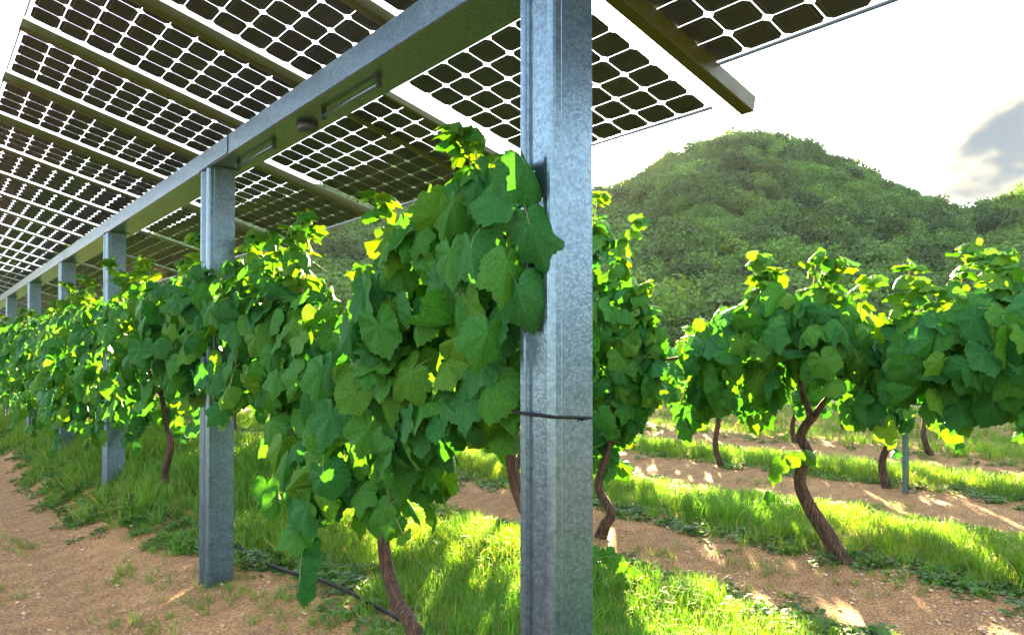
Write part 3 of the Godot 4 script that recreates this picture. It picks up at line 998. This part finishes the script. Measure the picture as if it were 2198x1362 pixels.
	vine("grapevine whose thin crooked trunk rises from tall grass between two posts", near, 1.52,
		[[-5.15, 1.05, 1.86, 0.38], [-5.8, 0.98, 1.88, 0.42], [-6.3, 0.86, 1.88, 0.44], [-6.8, 0.85, 1.88, 0.44], [-7.2, 0.95, 1.86, 0.40]], 380, 300,
		[Vector3(1.66, 0.1, -6.5), Vector3(1.62, 0.40, -6.42), Vector3(1.6, 0.55, -6.26), Vector3(1.6, 0.69, -6.19), Vector3(1.6, 0.86, -6.33), Vector3(1.58, 1.1, -6.4)],
		[[Vector3(1.58, 1.06, -6.4), Vector3(1.54, 1.3, -6.1), Vector3(1.52, 1.36, -5.5)], [Vector3(1.58, 1.06, -6.4), Vector3(1.54, 1.3, -6.7), Vector3(1.52, 1.36, -7.1)]], 0.033, 14, {"leaf": 0.155, "more_shoots": 9})
	var z := -7.1
	for k in 8:
		var d := 2.0
		vine(["dark leafy grapevine hanging low, just behind the grassy-footed steel post", "dark low-hanging grapevine before the third post behind the wire-tied one"][k] if k < 2 else "leafy grapevine far along the row under the solar roof", near, 1.43,
			[[z, 0.82, 1.84, 0.44], [z - 0.6, 0.70, 1.86, 0.50], [z - 1.3, 0.62, 1.88, 0.50], [z - d - 0.1, 0.76, 1.88, 0.44]], 470, 150 if k < 3 else 0,
			[Vector3(1.65, 0.12, z - 1.05), Vector3(1.6, 0.4, z - 0.95), Vector3(1.6, 0.7, z - 1.1), Vector3(1.55, 1.1, z - 1.0)],
			[[Vector3(1.55, 1.08, z - 1.0), Vector3(1.5, 1.3, z - 0.6), Vector3(1.5, 1.35, z - 0.1)], [Vector3(1.55, 1.08, z - 1.0), Vector3(1.5, 1.3, z - 1.4), Vector3(1.5, 1.35, z - 1.9)]], 0.032, 20 + k, {"leaf": 0.155, "more_shoots": 8})
		z -= d
	# second row
	var two := "vines of the second row"
	vine("lush grapevine with tall pale shoots, next after the one with the forked trunk", two, 4.55,
		[[-0.75, 1.1, 1.7, 0.38], [-1.1, 1.08, 1.74, 0.42], [-1.5, 1.08, 1.70, 0.42], [-1.78, 1.12, 1.58, 0.34], [-1.92, 1.18, 1.46, 0.2]], 310, 300,
		[Vector3(4.65, 0.04, -0.62), Vector3(4.62, 0.4, -0.70), Vector3(4.6, 0.8, -0.66), Vector3(4.58, 1.15, -0.75)],
		[[Vector3(4.58, 1.12, -0.75), Vector3(4.56, 1.3, -1.1), Vector3(4.55, 1.36, -1.8)]], 0.036, 31,
		{"leaf": 0.185, "strands": 7, "more_shoots": 3, "shoots": [[Vector3(4.5, 1.7, -1.57), 0.25], [Vector3(4.52, 1.66, -1.84), 0.2], [Vector3(4.5, 1.7, -1.26), 0.2], [Vector3(4.55, 1.66, -1.2), 0.2]]})
	vine("umbrella-shaped grapevine on a crooked trunk that forks in two", two, 4.55,
		[[-1.98, 1.05, 1.42, 0.22], [-2.15, 0.98, 1.66, 0.38], [-2.27, 1.28, 1.72, 0.40], [-2.40, 1.36, 1.76, 0.42], [-2.58, 1.34, 1.80, 0.45], [-2.78, 1.08, 1.78, 0.45], [-3.1, 0.98, 1.66, 0.40], [-3.32, 1.05, 1.45, 0.24]], 320, 300,
		[Vector3(4.62, 0.03, -2.27), Vector3(4.60, 0.21, -2.36), Vector3(4.6, 0.37, -2.48), Vector3(4.6, 0.51, -2.55), Vector3(4.6, 0.62, -2.54), Vector3(4.6, 0.73, -2.50), Vector3(4.6, 0.84, -2.545), Vector3(4.6, 0.98, -2.46)],
		[[Vector3(4.6, 0.95, -2.47), Vector3(4.59, 1.12, -2.53), Vector3(4.58, 1.32, -2.6), Vector3(4.56, 1.42, -3.1)], [Vector3(4.6, 0.95, -2.47), Vector3(4.6, 1.05, -2.40), Vector3(4.6, 1.14, -2.33), Vector3(4.58, 1.36, -2.2)]], 0.042, 32,
		{"leaf": 0.19, "strands": 9, "clear": [-2.75, -2.1], "more_shoots": 2, "shoots": [[Vector3(4.5, 1.78, -2.74), 0.24], [Vector3(4.52, 1.76, -2.66), 0.26], [Vector3(4.5, 1.74, -2.42), 0.24], [Vector3(4.5, 1.72, -2.33), 0.22], [Vector3(4.55, 1.7, -2.85), 0.2]],
		"extra": [[Vector3(4.5, 0.73, -2.44), Vector3(-0.8, 0.4, 0.5), Vector3(0.2, -0.6, 0.6), 0.12, 2], [Vector3(4.48, 0.66, -2.62), Vector3(-0.8, 0.4, 0.5), Vector3(0.1, -1, -0.3), 0.12, 2], [Vector3(4.5, 0.58, -2.68), Vector3(-0.8, 0.3, 0.4), Vector3(0.1, -1, -0.2), 0.11, 2], [Vector3(4.5, 0.43, -2.72), Vector3(-0.8, 0.5, 0.4), Vector3(0.1, -1, -0.2), 0.09, 1], [Vector3(4.52, 0.70, -2.56), Vector3(-0.9, 0.5, 0.3), Vector3(0.1, -0.6, 0.7), 0.12, 2], [Vector3(4.45, 0.93, -1.93), Vector3(-0.9, 0.2, 0.5), Vector3(0.1, -1, 0.2), 0.15, 3], [Vector3(4.45, 0.92, -2.8), Vector3(-0.9, 0.2, 0.5), Vector3(0.1, -1, 0.2), 0.15, 2]]})
	vine("tall narrow grapevine with trailing leaves over a bare dark trunk", two, 4.15,
		[[-3.45, 1.05, 1.62, 0.26], [-3.62, 0.85, 1.88, 0.30], [-3.80, 0.72, 2.28, 0.32], [-4.05, 0.70, 2.48, 0.32], [-4.3, 0.78, 2.38, 0.28]], 330, 300,
		[Vector3(4.0, 0.0, -3.81), Vector3(4.0, 0.12, -3.76), Vector3(4.0, 0.22, -3.70), Vector3(4.0, 0.37, -3.82), Vector3(4.0, 0.52, -3.80), Vector3(4.0, 0.66, -3.74), Vector3(4.05, 0.95, -3.72), Vector3(4.1, 1.3, -3.8)],
		[[Vector3(4.1, 1.25, -3.8), Vector3(4.15, 1.6, -3.9), Vector3(4.15, 2.0, -4.0)], [Vector3(4.08, 1.15, -3.78), Vector3(4.2, 1.3, -3.6), Vector3(4.3, 1.36, -3.3)]], 0.036, 33,
		{"leaf": 0.185, "strands": 9, "more_shoots": 0, "shoots": [[Vector3(4.1, 2.38, -4.0), 0.22], [Vector3(4.2, 2.2, -3.8), 0.2], [Vector3(4.1, 2.4, -4.15), 0.2], [Vector3(4.2, 1.66, -3.5), 0.22]]})
	for k in 11:
		var zz := -5.3 - 1.95 * k
		vine("leafy grapevine farther along the second row, seen past the first row", two, 4.45,
			[[zz + 1.0, 0.98, 1.88, 0.36], [zz + 0.4, 0.88, 1.94, 0.42], [zz - 0.4, 0.9, 1.94, 0.42], [zz - 1.0, 0.98, 1.88, 0.36]], 540 if k < 7 else 300, 120 if k < 2 else 0,
			[Vector3(4.5, 0.03, zz), Vector3(4.47, 0.3, zz - 0.05), Vector3(4.5, 0.6, zz + 0.04), Vector3(4.46, 1.1, zz)],
			[[Vector3(4.46, 1.08, zz), Vector3(4.45, 1.3, zz + 0.8)], [Vector3(4.46, 1.08, zz), Vector3(4.45, 1.3, zz - 0.8)]], 0.034, 40 + k, {"leaf": 0.165, "more_shoots": 4})
	# rows beyond
	var words := ["third", "fourth", "fifth", "sixth"]
	for r in 4:
		var x := 7.55 + 3.0 * r
		for k in 12 - r:
			var zz := -1.35 - 1.95 * k - 0.7 * r
			if r == 0: zz = -1.35 - 1.93 * k
			rng.seed = 600 + r * 40 + k
			var lean := rnd(-0.08, 0.08)
			vine("backlit grapevine in the %s row, below the hill" % words[r], "vines of the %s row" % words[r], x,
				[[zz + 0.95, 0.98, 1.48 + rnd(-0.1, 0.1), 0.34], [zz + 0.4, 0.80 + rnd(-0.12, 0.15), 1.58, 0.40], [zz - 0.4, 0.82 + rnd(-0.12, 0.15), 1.56, 0.40], [zz - 0.95, 0.98, 1.48, 0.34]], 220, 100 if r == 0 and k < 4 else 0,
				[Vector3(x + 0.05, 0.02, zz), Vector3(x + lean, 0.3, zz - 0.05), Vector3(x, 0.6, zz + lean), Vector3(x, 1.05, zz)],
				[[Vector3(x, 1.0, zz), Vector3(x, 1.25, zz + 0.8)], [Vector3(x, 1.0, zz), Vector3(x, 1.25, zz - 0.8)]], 0.036, 100 + r * 20 + k, {"leaf": 0.17, "more_shoots": 5})

	# young vine shoot sprawling in the grass
	rng.seed = 71
	var w := thing("vine_seedling", "low sprawling vine shoot with broad bright leaves in the grass beside a post", "seedling", Transform3D(Basis(), Vector3(3.15, gh(3.15, -3.05), -3.05)))
	var st := begin(false)
	tube(st, curve([Vector3(-0.02, -0.02, -0.05), Vector3(0, 0.14, 0.0), Vector3(0.03, 0.19, 0.15), Vector3(0.05, 0.12, 0.36)], 5), 0.004, 0.002, 6)
	obj("stem", done(st), M.stem, w)
	for e in [[Vector3(0.0, 0.20, -0.02), 0.13, 2], [Vector3(0.02, 0.20, 0.08), 0.12, 1], [Vector3(0.0, 0.17, 0.17), 0.13, 2], [Vector3(0.03, 0.12, 0.27), 0.12, 2], [Vector3(0.04, 0.08, 0.36), 0.11, 2], [Vector3(-0.03, 0.07, -0.04), 0.12, 2], [Vector3(-0.08, 0.10, 0.1), 0.1, 1]]:
		obj("leaf", leaf_hi[rng.randi() % 7], leaf_mats[e[2]], w, leaf_pose(e[0], Vector3(-0.75, 0.5, 0.55) + rv() * 0.15, Vector3(0.1, -0.8, 0.35) + rv() * 0.2, e[1]))

func build_hoses() -> void:
	rng.seed = 81
	var st := begin(false)
	var pts := []
	for k in 30:
		var z := -2.6 - 0.55 * k
		pts.append(Vector3(1.76 + 0.05 * sin(z * 1.7) + rnd(-0.02, 0.02), 0.0, z))
	for i in pts.size(): pts[i].y = gh(pts[i].x, pts[i].z) + 0.03 + (0.03 if i % 4 == 2 else 0.0)
	tube(st, curve(pts, 6), 0.0105, 0.0105, 9)
	tag(obj("drip_hose", done(st), M.hose, self), "black drip hose lying along the grass edge under the first vine row", "hose", "drip irrigation hoses")
	st = begin(false)
	pts = []
	for k in 16:
		var z := -3.6 - 0.45 * k
		pts.append(Vector3(3.52 + 0.04 * sin(z * 2.1) + rnd(-0.02, 0.02), 0.0, z))
	for i in pts.size(): pts[i].y = gh(pts[i].x, pts[i].z) + 0.02
	tube(st, curve(pts, 6), 0.0095, 0.0095, 9)
	tag(obj("drip_hose", done(st), M.hose, self), "black drip hose at the far side of the first grass strip, beside bare dirt", "hose", "drip irrigation hoses")


func _ready() -> void:
	noise.seed = 3
	noise.frequency = 0.01
	noise.fractal_octaves = 3
	set_light_and_camera()
	make_materials()
	make_leaves()
	build_ground()
	build_hills()
	build_posts()
	build_beam()
	build_roof()
	build_vines()
	build_hoses()
	build_grass()
